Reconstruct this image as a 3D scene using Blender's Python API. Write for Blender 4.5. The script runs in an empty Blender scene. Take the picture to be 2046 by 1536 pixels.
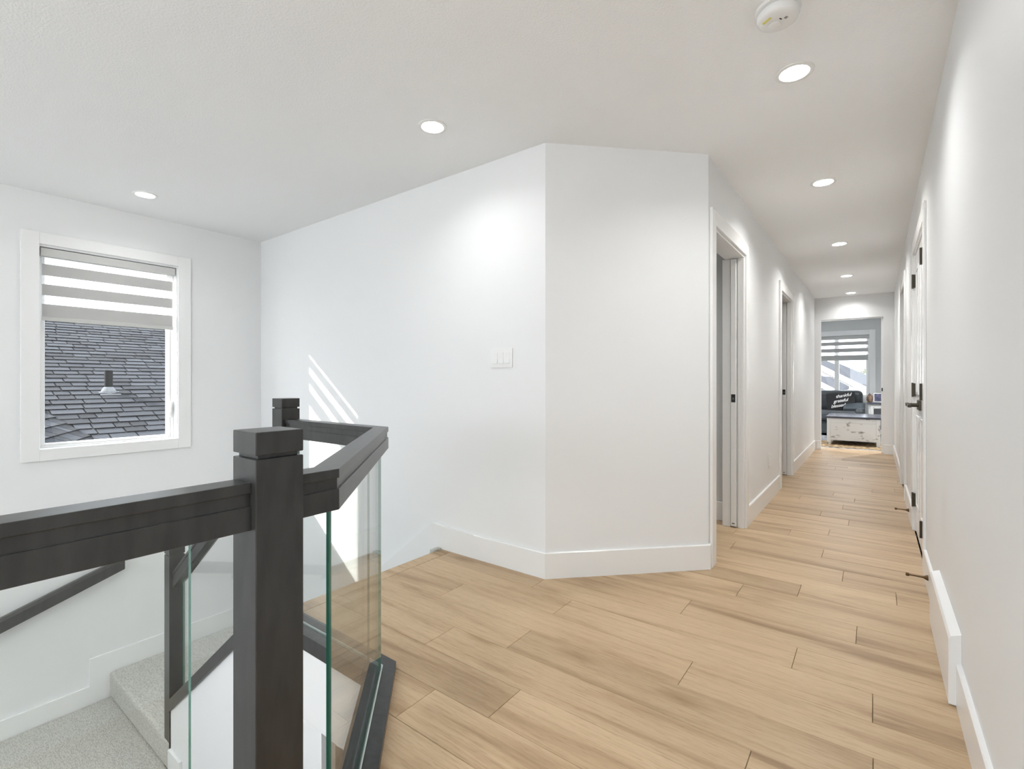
import bpy, bmesh, math, random
from mathutils import Vector, Matrix
random.seed(7)
SC = bpy.context.scene
COL = SC.collection

# ------------------------------------------------------------------ camera, world, sun, exposure
F_PX, VPX, HY, CAM_H, CX = 968.0, 1748.0, 761.0, 1.105, 1023.0
YAW = math.atan((VPX - CX) / F_PX)
cam_d = bpy.data.cameras.new('camera')
cam_d.sensor_fit = 'HORIZONTAL'
cam_d.sensor_width = 36.0
cam_d.lens = F_PX / 2046.0 * 36.0
cam_d.shift_y = -(768.0 - HY) / 2046.0
cam_d.clip_start = 0.02
cam_d.clip_end = 300
cam = bpy.data.objects.new('camera', cam_d)
cam.location = (0, 0, CAM_H)
cam.rotation_euler = (math.pi / 2, 0, YAW)
COL.objects.link(cam)
SC.camera = cam

world = bpy.data.worlds.new('sky')
SC.world = world
world.use_nodes = True
bg = world.node_tree.nodes['Background']
bg.inputs['Color'].default_value = (0.88, 0.925, 1.0, 1)
bg.inputs['Strength'].default_value = 3.5

SUN_DIR = Vector((1.19, 1.0, -0.86)).normalized()
sun_d = bpy.data.lights.new('sun', 'SUN')
sun_d.energy = 9.0
sun_d.angle = math.radians(0.5)
sun_d.color = (1.0, 0.96, 0.9)
sun = bpy.data.objects.new('sun', sun_d)
sun.rotation_euler = SUN_DIR.to_track_quat('-Z', 'Y').to_euler()
sun.location = (-20, -15, 15)
COL.objects.link(sun)

LAMP_W = 3.6
SC.view_settings.view_transform = 'Standard'
SC.view_settings.look = 'None'
SC.view_settings.exposure = 0.74
SC.view_settings.gamma = 1.0
SC.view_settings.use_curve_mapping = False


def ray(x, y):
    rx, rz = (x - CX) / F_PX, -(y - HY) / F_PX
    c, s = math.cos(YAW), math.sin(YAW)
    return Vector((rx * c - s, rx * s + c, rz))


def at_y(x, y, Y):
    r = ray(x, y)
    return Vector((0, 0, CAM_H)) + r * (Y / r.y)


def on_plane(x, y, p0, n):
    r = ray(x, y)
    o = Vector((0, 0, CAM_H))
    return o + r * ((p0 - o).dot(n) / r.dot(n))


# ------------------------------------------------------------------ materials
def mat(name, color, rough=0.5, spec=0.5, metal=0.0):
    m = bpy.data.materials.new(name)
    m.use_nodes = True
    b = m.node_tree.nodes['Principled BSDF']
    b.inputs['Base Color'].default_value = (*color, 1)
    b.inputs['Roughness'].default_value = rough
    b.inputs['Specular IOR Level'].default_value = spec
    b.inputs['Metallic'].default_value = metal
    return m


def nodes(m):
    return m.node_tree.nodes, m.node_tree.links, m.node_tree.nodes['Principled BSDF']


def add_bump(m, scale, strength, dist=0.002, detail=3.0, coord='Object', stretch=(1, 1, 1)):
    N, L, b = nodes(m)
    tc = N.new('ShaderNodeTexCoord')
    mp = N.new('ShaderNodeMapping')
    mp.inputs['Scale'].default_value = stretch
    n = N.new('ShaderNodeTexNoise')
    n.inputs['Scale'].default_value = scale
    n.inputs['Detail'].default_value = detail
    bp = N.new('ShaderNodeBump')
    bp.inputs['Strength'].default_value = strength
    bp.inputs['Distance'].default_value = dist
    L.new(tc.outputs[coord], mp.inputs['Vector'])
    L.new(mp.outputs[0], n.inputs['Vector'])
    L.new(n.outputs['Fac'], bp.inputs['Height'])
    L.new(bp.outputs[0], b.inputs['Normal'])
    return n


def noise_color(m, c1, c2, scale, stretch=(1, 1, 1), lo=0.35, hi=0.65, detail=4, rand=False):
    N, L, b = nodes(m)
    tc = N.new('ShaderNodeTexCoord')
    mp = N.new('ShaderNodeMapping')
    mp.inputs['Scale'].default_value = stretch
    n = N.new('ShaderNodeTexNoise')
    n.inputs['Scale'].default_value = scale
    n.inputs['Detail'].default_value = detail
    r = N.new('ShaderNodeValToRGB')
    r.color_ramp.elements[0].position = lo
    r.color_ramp.elements[1].position = hi
    r.color_ramp.elements[0].color = (*c1, 1)
    r.color_ramp.elements[1].color = (*c2, 1)
    L.new(tc.outputs['Object'], mp.inputs['Vector'])
    L.new(mp.outputs[0], n.inputs['Vector'])
    L.new(n.outputs['Fac'], r.inputs['Fac'])
    L.new(r.outputs[0], b.inputs['Base Color'])
    return r


M = {}
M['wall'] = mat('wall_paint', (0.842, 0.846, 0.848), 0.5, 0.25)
add_bump(M['wall'], 260, 0.06, 0.001)
M['ceiling'] = mat('ceiling_paint', (0.935, 0.94, 0.945), 0.9, 0.2)
add_bump(M['ceiling'], 120, 0.5, 0.003)
M['trim'] = mat('trim_paint', (0.87, 0.87, 0.865), 0.25, 0.5)
M['door'] = mat('door_paint', (0.86, 0.86, 0.855), 0.16, 0.5)
M['plastic'] = mat('white_plastic', (0.86, 0.86, 0.85), 0.3, 0.5)
M['shadowgrey'] = mat('grey_plastic', (0.3, 0.3, 0.3), 0.5)
M['yellow'] = mat('yellow_label', (0.75, 0.68, 0.2), 0.6)
M['black_metal'] = mat('black_metal', (0.03, 0.03, 0.03), 0.35, 0.5, 0.4)
M['bronze'] = mat('bronze', (0.11, 0.062, 0.025), 0.4, 0.5, 0.6)
M['hinge'] = mat('dark_bronze', (0.055, 0.048, 0.035), 0.35, 0.5, 0.6)
M['gasket'] = mat('pale_gasket', (0.55, 0.58, 0.56), 0.6)
M['shingle_edge'] = mat('shingle_edge', (0.006, 0.006, 0.007), 0.9, 0.2)  # dark asphalt edges, with the shade under each row put into the colour
M['subfloor'] = mat('subfloor', (0.14, 0.09, 0.05), 0.9)

# charcoal stained wood
M['charcoal'] = mat('charcoal_wood', (0.042, 0.042, 0.04), 0.3, 0.5)
noise_color(M['charcoal'], (0.022, 0.0225, 0.0222), (0.035, 0.0355, 0.035), 40, (1, 1, 0.25))
add_bump(M['charcoal'], 400, 0.12, 0.0006)


def make_oak():
    m = mat('oak_plank', (0.5, 0.36, 0.21), 0.42, 0.4)
    N, L, b = nodes(m)
    tc = N.new('ShaderNodeTexCoord')
    oi = N.new('ShaderNodeObjectInfo')
    off = N.new('ShaderNodeVectorMath'); off.operation = 'MULTIPLY_ADD'
    comb = N.new('ShaderNodeCombineXYZ')
    L.new(oi.outputs['Random'], comb.inputs[0]); L.new(oi.outputs['Random'], comb.inputs[1])
    L.new(comb.outputs[0], off.inputs[0])
    off.inputs[1].default_value = (37.0, 91.0, 0)
    L.new(tc.outputs['Object'], off.inputs[2])

    def noise(scale, stretch, detail, dist=0.0, rough=0.6):
        mp = N.new('ShaderNodeMapping'); mp.inputs['Scale'].default_value = stretch
        n = N.new('ShaderNodeTexNoise')
        n.inputs['Scale'].default_value = scale; n.inputs['Detail'].default_value = detail
        n.inputs['Distortion'].default_value = dist; n.inputs['Roughness'].default_value = rough
        L.new(off.outputs[0], mp.inputs['Vector']); L.new(mp.outputs[0], n.inputs['Vector'])
        return n

    def ramp(src, pts):
        r = N.new('ShaderNodeValToRGB')
        e = r.color_ramp.elements
        while len(e) < len(pts):
            e.new(0.5)
        for k, (p, c) in enumerate(pts):
            e[k].position = p; e[k].color = (*c, 1)
        L.new(src, r.inputs['Fac'])
        return r

    def mix(kind, fac, a, bb):
        x = N.new('ShaderNodeMix'); x.data_type = 'RGBA'; x.blend_type = kind
        if isinstance(fac, float):
            x.inputs['Factor'].default_value = fac
        else:
            L.new(fac, x.inputs['Factor'])
        L.new(a, x.inputs['A']); L.new(bb, x.inputs['B'])
        return x.outputs['Result']
    big = noise(1.0, (0.7, 8.0, 1), 4, 0.8, 0.55)
    base = ramp(big.outputs['Fac'], [(0.28, (0.30, 0.195, 0.105)), (0.43, (0.47, 0.33, 0.198)), (0.52, (0.535, 0.387, 0.24)), (0.72, (0.58, 0.428, 0.272))])
    # cathedral grain: a distorted wave stretched along the plank
    mp = N.new('ShaderNodeMapping'); mp.inputs['Scale'].default_value = (0.55, 9.0, 1)
    L.new(off.outputs[0], mp.inputs['Vector'])
    w = N.new('ShaderNodeTexWave'); w.wave_type = 'BANDS'; w.bands_direction = 'Y'
    w.inputs['Scale'].default_value = 0.9; w.inputs['Distortion'].default_value = 14.0
    w.inputs['Detail'].default_value = 3.0; w.inputs['Detail Scale'].default_value = 0.9
    L.new(mp.outputs[0], w.inputs['Vector'])
    wr = ramp(w.outputs['Fac'], [(0.0, (0.80, 0.75, 0.68)), (0.35, (1, 1, 1)), (1.0, (1, 1, 1))])
    c = mix('MULTIPLY', 0.3, base.outputs[0], wr.outputs[0])
    fine = noise(1.0, (14.0, 170.0, 1), 4, 0.6, 0.65)
    fr = ramp(fine.outputs['Fac'], [(0.34, (0.80, 0.77, 0.72)), (0.5, (1.0, 1.0, 1.0)), (0.7, (1.04, 1.04, 1.04))])
    c = mix('MULTIPLY', 0.75, c, fr.outputs[0])
    # knots
    mpk = N.new('ShaderNodeMapping'); mpk.inputs['Scale'].default_value = (1.3, 4.2, 1)
    L.new(off.outputs[0], mpk.inputs['Vector'])
    v = N.new('ShaderNodeTexVoronoi'); v.inputs['Scale'].default_value = 1.0
    L.new(mpk.outputs[0], v.inputs['Vector'])
    kr = ramp(v.outputs['Distance'], [(0.0, (0.42, 0.36, 0.28)), (0.05, (0.72, 0.66, 0.58)), (0.17, (1, 1, 1))])
    c = mix('MULTIPLY', 0.8, c, kr.outputs[0])
    tone = ramp(oi.outputs['Random'], [(0.0, (0.86, 0.845, 0.82)), (0.4, (1.0, 1.0, 1.0)), (1.0, (1.06, 1.06, 1.06))])
    c = mix('MULTIPLY', 1.0, c, tone.outputs[0])
    L.new(c, b.inputs['Base Color'])
    bp = N.new('ShaderNodeBump'); bp.inputs['Strength'].default_value = 0.12; bp.inputs['Distance'].default_value = 0.001
    L.new(fine.outputs['Fac'], bp.inputs['Height']); L.new(bp.outputs[0], b.inputs['Normal'])
    return m


M['oak'] = make_oak()


def make_glass(name, tint, edge=False):
    m = bpy.data.materials.new(name)
    m.use_nodes = True
    N, L = m.node_tree.nodes, m.node_tree.links
    N.clear()
    out = N.new('ShaderNodeOutputMaterial')
    tr = N.new('ShaderNodeBsdfTransparent'); tr.inputs['Color'].default_value = (*tint, 1)
    gl = N.new('ShaderNodeBsdfGlossy'); gl.inputs['Roughness'].default_value = 0.0
    lw = N.new('ShaderNodeLayerWeight'); lw.inputs['Blend'].default_value = 0.5
    pw = N.new('ShaderNodeMath'); pw.operation = 'POWER'; pw.inputs[1].default_value = 5.0
    ma = N.new('ShaderNodeMath'); ma.operation = 'MULTIPLY_ADD'
    ma.inputs[1].default_value = 0.96; ma.inputs[2].default_value = 0.04
    mx = N.new('ShaderNodeMixShader')
    L.new(lw.outputs['Facing'], pw.inputs[0]); L.new(pw.outputs[0], ma.inputs[0])
    L.new(ma.outputs[0], mx.inputs['Fac']); L.new(tr.outputs[0], mx.inputs[1]); L.new(gl.outputs[0], mx.inputs[2])
    L.new(mx.outputs[0], out.inputs['Surface'])
    return m


M['glass'] = make_glass('clear_glass', (0.976, 0.99, 0.982))
M['pane'] = make_glass('window_glass', (0.97, 0.985, 0.985))
M['glass_edge'] = mat('glass_edge', (0.03, 0.16, 0.12), 0.08, 0.6)


def make_fabric(name, color, transp, transl):
    m = bpy.data.materials.new(name)
    m.use_nodes = True
    N, L = m.node_tree.nodes, m.node_tree.links
    N.clear()
    out = N.new('ShaderNodeOutputMaterial')
    d = N.new('ShaderNodeBsdfDiffuse'); d.inputs['Color'].default_value = (*color, 1)
    t = N.new('ShaderNodeBsdfTranslucent'); t.inputs['Color'].default_value = (*color, 1)
    p = N.new('ShaderNodeBsdfTransparent')
    m1 = N.new('ShaderNodeMixShader'); m1.inputs['Fac'].default_value = transl
    m2 = N.new('ShaderNodeMixShader'); m2.inputs['Fac'].default_value = transp
    L.new(d.outputs[0], m1.inputs[1]); L.new(t.outputs[0], m1.inputs[2])
    L.new(m1.outputs[0], m2.inputs[1]); L.new(p.outputs[0], m2.inputs[2])
    L.new(m2.outputs[0], out.inputs['Surface'])
    return m


M['band'] = make_fabric('blind_fabric', (0.54, 0.535, 0.525), 0.0, 0.1)
M['sheer'] = make_fabric('blind_sheer', (0.9, 0.9, 0.9), 0.72, 0.5)
M['headrail'] = mat('blind_rail', (0.56, 0.56, 0.545), 0.5)


def make_carpet():
    m = mat('carpet', (0.62, 0.61, 0.56), 0.95, 0.1)
    N, L, b = nodes(m)
    tc = N.new('ShaderNodeTexCoord')
    mp = N.new('ShaderNodeMapping'); mp.inputs['Scale'].default_value = (55, 150, 150)
    n = N.new('ShaderNodeTexNoise'); n.inputs['Scale'].default_value = 1.0; n.inputs['Detail'].default_value = 4
    n.inputs['Roughness'].default_value = 0.7
    r = N.new('ShaderNodeValToRGB')
    r.color_ramp.elements[0].position = 0.36; r.color_ramp.elements[0].color = (0.43, 0.425, 0.39, 1)
    r.color_ramp.elements[1].position = 0.56; r.color_ramp.elements[1].color = (0.66, 0.65, 0.60, 1)
    bp = N.new('ShaderNodeBump'); bp.inputs['Strength'].default_value = 0.9; bp.inputs['Distance'].default_value = 0.008
    L.new(tc.outputs['Object'], mp.inputs['Vector']); L.new(mp.outputs[0], n.inputs['Vector'])
    L.new(n.outputs['Fac'], r.inputs['Fac']); L.new(r.outputs[0], b.inputs['Base Color'])
    L.new(n.outputs['Fac'], bp.inputs['Height']); L.new(bp.outputs[0], b.inputs['Normal'])
    return m


M['carpet'] = make_carpet()


def emit(name, color, s):
    m = bpy.data.materials.new(name)
    m.use_nodes = True
    b = m.node_tree.nodes['Principled BSDF']
    b.inputs['Base Color'].default_value = (*color, 1)
    b.inputs['Emission Color'].default_value = (*color, 1)
    b.inputs['Emission Strength'].default_value = s
    return m


M['lens'] = emit('lamp_lens', (1.0, 0.97, 0.92), 12.0)

M['shingle'] = mat('asphalt_shingle', (0.06, 0.063, 0.07), 0.9, 0.2)
def _sh():
    N, L, b = nodes(M['shingle'])
    oi = N.new('ShaderNodeObjectInfo')
    r = N.new('ShaderNodeValToRGB')
    r.color_ramp.elements[0].color = (0.013, 0.0142, 0.0175, 1)
    r.color_ramp.elements[1].color = (0.037, 0.04, 0.047, 1)
    tc = N.new('ShaderNodeTexCoord')
    n = N.new('ShaderNodeTexNoise'); n.inputs['Scale'].default_value = 70; n.inputs['Detail'].default_value = 2
    mr = N.new('ShaderNodeMapRange'); mr.inputs['To Min'].default_value = 0.65; mr.inputs['To Max'].default_value = 1.35
    mu = N.new('ShaderNodeMix'); mu.data_type = 'RGBA'; mu.blend_type = 'MULTIPLY'; mu.inputs['Factor'].default_value = 1
    L.new(oi.outputs['Random'], r.inputs['Fac']); L.new(tc.outputs['Object'], n.inputs['Vector'])
    L.new(n.outputs['Fac'], mr.inputs['Value'])
    L.new(r.outputs[0], mu.inputs['A']); L.new(mr.outputs[0], mu.inputs['B'])
    L.new(mu.outputs['Result'], b.inputs['Base Color'])
_sh()
M['roof_far'] = mat('far_roof', (0.05, 0.052, 0.06), 0.9, 0.2)
add_bump(M['roof_far'], 6, 0.3, 0.05)
M['siding'] = mat('siding', (0.52, 0.50, 0.46), 0.7)
M['fascia'] = mat('white_fascia', (0.85, 0.85, 0.85), 0.5)
M['flashing'] = mat('galvanized_flashing', (0.14, 0.145, 0.15), 0.8, 0.15)
M['pipe'] = mat('dark_pipe', (0.007, 0.0075, 0.008), 0.8, 0.15)
M['leather'] = mat('grey_leather', (0.052, 0.06, 0.066), 0.38, 0.5)
add_bump(M['leather'], 5, 0.5, 0.05)
M['cushion_black'] = mat('black_pillow', (0.018, 0.018, 0.02), 0.8)
M['cushion_grey'] = mat('grey_pillow', (0.075, 0.09, 0.105), 0.6)
M['text'] = mat('white_print', (0.85, 0.85, 0.85), 0.8)
M['distress'] = mat('distressed_white', (0.7, 0.69, 0.67), 0.6)
noise_color(M['distress'], (0.22, 0.20, 0.19), (0.76, 0.755, 0.74), 7, (1, 1, 1.6), 0.33, 0.43, 6)
M['tabletop'] = mat('dark_tabletop', (0.06, 0.062, 0.085), 0.22, 0.5)
M['dark_panel'] = mat('dark_panel', (0.06, 0.06, 0.065), 0.6)
M['rug_blue'] = mat('blue_grey_rug', (0.2, 0.22, 0.26), 0.95)
noise_color(M['rug_blue'], (0.10, 0.115, 0.15), (0.42, 0.43, 0.45), 9, (1, 1, 1), 0.42, 0.55, 3)
M['rug_brown'] = mat('brown_rug', (0.2, 0.13, 0.07), 0.95)
noise_color(M['rug_brown'], (0.10, 0.06, 0.03), (0.5, 0.36, 0.2), 16, (1, 1, 1), 0.4, 0.62, 5)
M['ornament'] = mat('brown_ornament', (0.28, 0.17, 0.11), 0.35)
noise_color(M['ornament'], (0.13, 0.075, 0.05), (0.42, 0.28, 0.2), 14, (1, 1, 1), 0.4, 0.6)
M['picture'] = mat('blue_picture', (0.03, 0.04, 0.12), 0.25)
noise_color(M['picture'], (0.012, 0.018, 0.07), (0.13, 0.11, 0.22), 12, (1, 1, 1), 0.4, 0.7)
M['leaf'] = mat('tree_leaves', (0.10, 0.11, 0.05), 0.9)
M['bark'] = mat('tree_bark', (0.1, 0.07, 0.05), 0.9)
M['grass'] = mat('pale_concrete', (0.75, 0.75, 0.74), 0.95)  # ground made pale so that it bounces light onto the ceiling
add_bump(M['grass'], 8, 0.2, 0.01)
M['low_floor'] = mat('lower_floor', (0.16, 0.12, 0.085), 0.5)
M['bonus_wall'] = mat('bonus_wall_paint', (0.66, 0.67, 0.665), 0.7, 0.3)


# ------------------------------------------------------------------ mesh helpers
class MB:
    def __init__(self):
        self.v, self.f, self.mi = [], [], []

    def add(self, verts, faces, mi=0):
        o = len(self.v)
        self.v += [tuple(p) for p in verts]
        for k, fc in enumerate(faces):
            self.f.append([o + i for i in fc])
            self.mi.append(mi[k] if isinstance(mi, list) else mi)
        return self

    def box(self, x0, x1, y0, y1, z0, z1, mi=0):
        x0, x1 = min(x0, x1), max(x0, x1); y0, y1 = min(y0, y1), max(y0, y1); z0, z1 = min(z0, z1), max(z0, z1)
        v = [(x0, y0, z0), (x1, y0, z0), (x1, y1, z0), (x0, y1, z0), (x0, y0, z1), (x1, y0, z1), (x1, y1, z1), (x0, y1, z1)]
        f = [(0, 3, 2, 1), (4, 5, 6, 7), (0, 1, 5, 4), (1, 2, 6, 5), (2, 3, 7, 6), (3, 0, 4, 7)]
        return self.add(v, f, mi)

    def prism(self, pts, a, b, axis='z', mi=0):
        """pts: 2D polygon; axis z: (x,y), x: (y,z), y: (x,z); extruded a..b along axis"""
        def p3(p, t):
            return {'z': (p[0], p[1], t), 'x': (t, p[0], p[1]), 'y': (p[0], t, p[1])}[axis]
        area = sum(pts[i][0] * pts[(i + 1) % len(pts)][1] - pts[(i + 1) % len(pts)][0] * pts[i][1] for i in range(len(pts)))
        if (area < 0) != (axis == 'y'):
            pts = pts[::-1]
        n = len(pts)
        if a > b:
            a, b = b, a
        v = [p3(p, a) for p in pts] + [p3(p, b) for p in pts]
        f = [tuple(range(n))[::-1], tuple(range(n, 2 * n))] + [(i, (i + 1) % n, n + (i + 1) % n, n + i) for i in range(n)]
        return self.add(v, f, mi)

    def lathe(self, prof, c, seg=32, axis='z', mi=0, caps=True):
        """prof: list of (r, h)"""
        v, f = [], []
        for (r, h) in prof:
            for k in range(seg):
                a = 2 * math.pi * k / seg
                u, w = r * math.cos(a), r * math.sin(a)
                p = {'z': (u, w, h), 'x': (h, u, w), 'y': (w, h, u)}[axis]
                v.append((c[0] + p[0], c[1] + p[1], c[2] + p[2]))
        for i in range(len(prof) - 1):
            for k in range(seg):
                k2 = (k + 1) % seg
                f.append((i * seg + k, i * seg + k2, (i + 1) * seg + k2, (i + 1) * seg + k))
        if caps:
            f.append(tuple(range(seg))[::-1])
            f.append(tuple(range((len(prof) - 1) * seg, len(prof) * seg)))
        return self.add(v, f, mi)

    def hexa(self, b, t, mi=0):
        """8-point solid: bottom ring, top ring (4 each)"""
        n = len(b)
        f = [tuple(range(n))[::-1], tuple(range(n, 2 * n))] + [(i, (i + 1) % n, n + (i + 1) % n, n + i) for i in range(n)]
        return self.add(list(b) + list(t), f, mi)

    def sweep(self, prof, path, mi=0):
        """closed profile (u right of travel, z) swept along a level 2D path with mitres"""
        rings = []
        P2 = [Vector(p) for p in path]
        for i, p in enumerate(P2):
            d0 = (p - P2[i - 1]).normalized() if i > 0 else None
            d1 = (P2[i + 1] - p).normalized() if i < len(P2) - 1 else None
            if d0 is None: d0 = d1
            if d1 is None: d1 = d0
            n0, n1 = Vector((d0.y, -d0.x)), Vector((d1.y, -d1.x))
            m = (n0 + n1); m = m / m.dot(n0)
            rings.append([(p.x + m.x * u, p.y + m.y * u, z) for (u, z) in prof])
        n = len(prof)
        v = [q for r in rings for q in r]
        f = []
        for i in range(len(rings) - 1):
            for k in range(n):
                k2 = (k + 1) % n
                f.append((i * n + k, i * n + k2, (i + 1) * n + k2, (i + 1) * n + k))
        f.append(tuple(range(n))[::-1]); f.append(tuple(range((len(rings) - 1) * n, len(rings) * n)))
        return self.add(v, f, mi)

    def mesh(self, name, mats):
        me = bpy.data.meshes.new(name)
        me.from_pydata(self.v, [], self.f)
        for m in (mats if isinstance(mats, (list, tuple)) else [mats]):
            me.materials.append(m)
        me.polygons.foreach_set('material_index', self.mi)
        bm = bmesh.new(); bm.from_mesh(me)
        bmesh.ops.recalc_face_normals(bm, faces=bm.faces)
        bm.to_mesh(me); bm.free()
        me.update()
        return me

    def build(self, name, mats, parent=None, bevel=0.0, smooth=False, seg=2):
        me = self.mesh(name, mats)
        o = bpy.data.objects.new(name, me)
        COL.objects.link(o)
        if parent:
            put(o, parent)
        if smooth:
            me.polygons.foreach_set('use_smooth', [True] * len(me.polygons))
            md = o.modifiers.new('w', 'WEIGHTED_NORMAL') if False else None
            me.set_sharp_from_angle(angle=math.radians(40))
        if bevel:
            b = o.modifiers.new('bevel', 'BEVEL'); b.width = bevel; b.segments = seg; b.limit_method = 'ANGLE'
            b.angle_limit = math.radians(30); b.harden_normals = False
        return o


def put(o, parent):
    """parent while keeping the mesh's world place (parents are unrotated, unscaled)"""
    o.parent = parent
    p, off = parent, Vector((0, 0, 0))
    while p:
        off += p.location
        p = p.parent
    o.location = Vector(o.location) - off


def tag(o, label, cat=None, group=None, kind=None):
    o['label'] = label
    if cat: o['category'] = cat
    if group: o['group'] = group
    if kind: o['kind'] = kind
    return o


def empty(name, loc):
    o = bpy.data.objects.new(name, None)
    o.empty_display_size = 0.1
    o.location = loc
    COL.objects.link(o)
    return o


def recenter(o, c):
    """move the origin of a fresh mesh object to c"""
    o.data.transform(Matrix.Translation(-Vector(c)))
    o.location = Vector(o.location) + Vector(c)


def B(*a):
    return MB().box(*a)


# ------------------------------------------------------------------ key plan measures
H = 2.44
XW, YS, XL, XR, YE = -4.73, 2.285, -0.785, 0.235, 9.25
LOW = -2.75
YB = -3.2
HEAD = 2.045
C1, C2 = (-1.478, YS), (XL, 2.978)     # corners of the diagonal wall
GX, GY, GD = -0.885, 1.1725, -0.328    # guard centre lines: X, Y and x+y
K1, K2 = (GX, GD - GX), (GD - GY, GY)
XTOP = -2.27                           # top stair nosing
RUN, RISE = 0.245, 1.13 / 6


def wall_boxes(mb, axis, c0, c1, a0, a1, z0, z1, holes):
    """wall slab between c0..c1 on its thin axis, a0..a1 along, with rectangular holes (h0,h1,zb,zt)"""
    def bx(u0, u1, zb, zt):
        if u1 - u0 < 1e-4 or zt - zb < 1e-4: return
        if axis == 'x': mb.box(c0, c1, u0, u1, zb, zt)
        else: mb.box(u0, u1, c0, c1, zb, zt)
    cur = a0
    for (h0, h1, zb, zt) in sorted(holes):
        bx(cur, h0, z0, z1)
        bx(h0, h1, z0, zb)
        bx(h0, h1, zt, z1)
        cur = h1
    bx(cur, a1, z0, z1)
    return mb


def struct(o, label, cat):
    return tag(o, label, cat, kind='structure')


# ------------------------------------------------------------------ walls
W_OP = (0.737, 1.581, 0.621, 2.06)
struct(wall_boxes(MB(), 'x', XW - 0.15, XW, YB - 0.15, 2.42, LOW, H, [W_OP]).build('wall_left', M['wall']),
       'white wall with the window above the stairwell', 'wall')
struct(MB().prism([(XW - 0.15, YS), C1, (-1.53, YS + 0.125), (XW - 0.15, YS + 0.125)], LOW, H).build('wall_stair', M['wall']),
       'white stairwell wall with the triple light switch', 'wall')
struct(MB().prism([C1, C2, (XL - 0.12, 3.028), (-1.53, YS + 0.125)], LOW, H).build('wall_diagonal', M['wall']),
       'white angled wall between stairwell and hallway', 'wall')
D1 = (3.09, 3.953); D2 = (5.68, 6.50)
struct(wall_boxes(MB(), 'x', XL - 0.12, XL, C2[1], YE + 0.12, 0.0, H, [(*D1, 0.0, HEAD), (*D2, 0.0, HEAD)]).build('wall_hall', M['wall']),
       'long white hallway wall with two doorways on the left', 'wall')
R1 = (3.71, 4.66); R2 = (5.86, 6.66)
struct(wall_boxes(MB(), 'x', XR, XR + 0.12, YB, YE + 0.12, LOW, H, [(*R1, 0.0, HEAD), (*R2, 0.0, HEAD)]).build('wall_right', M['wall']),
       'white wall along the right side of the hallway', 'wall')
EO = (-0.70, 0.105, 2.085)
struct(wall_boxes(MB(), 'y', YE, YE + 0.12, XL, XR, 0.0, H, [(EO[0], EO[1], 0.0, EO[2])]).build('wall_end', M['wall']),
       'white wall at the hallway end around the open doorway', 'wall')
BW = (-4.6, 0.1, 0.9, 2.36)
struct(wall_boxes(MB(), 'y', YB - 0.15, YB, XW - 0.15, XR + 0.12, LOW, H, [BW]).build('wall_back', M['wall']),
       'white wall behind the camera with the tall window', 'wall')
struct(B(-1.5, XR + 0.12, YS + 0.125, YS + 0.2, LOW, -0.36).build('wall_lower', M['wall']),
       'white wall on the floor below', 'wall')
struct(MB().prism([(-1.838, -0.35), (-1.838, LOW), (-3.49, LOW), (-3.49, -0.93), (-2.33, -0.04), (-1.838, -0.04)], 1.135, 1.20, 'y').build('wall_flight', M['wall']),
       'white wall panel below the sloped stair railing', 'wall')
# rooms behind the doorways
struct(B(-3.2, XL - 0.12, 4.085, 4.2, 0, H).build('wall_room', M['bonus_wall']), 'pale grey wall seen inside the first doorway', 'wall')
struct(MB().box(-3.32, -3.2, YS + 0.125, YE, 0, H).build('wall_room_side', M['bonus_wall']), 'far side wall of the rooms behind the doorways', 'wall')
# bonus room
YBW = 12.9
WO2 = (-2.3, -0.096, 0.75, 2.10)
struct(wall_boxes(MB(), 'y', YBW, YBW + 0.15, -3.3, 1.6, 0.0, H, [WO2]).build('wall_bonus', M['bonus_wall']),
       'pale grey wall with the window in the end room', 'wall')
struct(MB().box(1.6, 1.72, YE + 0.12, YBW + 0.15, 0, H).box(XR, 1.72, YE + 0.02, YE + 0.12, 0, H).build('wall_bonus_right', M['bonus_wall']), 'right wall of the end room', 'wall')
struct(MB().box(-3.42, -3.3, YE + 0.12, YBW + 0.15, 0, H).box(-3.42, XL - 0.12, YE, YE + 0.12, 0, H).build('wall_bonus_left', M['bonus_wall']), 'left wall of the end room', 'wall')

# ------------------------------------------------------------------ ceiling with holes for the recessed lamps
LIGHTS = [(-4.188, 1.204), (-1.859, 1.786), (-0.279, 2.412), (-0.277, 3.859), (-0.277, 5.685), (-0.288, 7.471), (-0.29, 8.955)]
FILL_LIGHTS = [(-0.4, -1.0), (-1.86, -0.9), (-3.4, -1.2), (-0.4, -2.4), (-2.0, 10.4), (0.6, 10.4), (-1.9, 3.4)]  # unseen lamps added as fill, behind the camera and in the side rooms
ce = B(-5.0, 1.9, YB - 0.2, YBW + 0.3, H, H + 0.14).build('ceiling', M['ceiling'])
cut = MB()
for (x, y) in LIGHTS + FILL_LIGHTS:
    cut.lathe([(0.056, -0.05), (0.056, 0.06)], (x, y, H), 32)
co = cut.build('ceiling_cutter', M['ceiling'])
bo = ce.modifiers.new('holes', 'BOOLEAN'); bo.operation = 'DIFFERENCE'; bo.object = co; bo.solver = 'EXACT'
dg = bpy.context.evaluated_depsgraph_get()
me = bpy.data.meshes.new_from_object(ce.evaluated_get(dg))
ce.modifiers.clear(); ce.data = me
bpy.data.objects.remove(co)
struct(ce, 'white textured ceiling with recessed lamps', 'ceiling')


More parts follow.
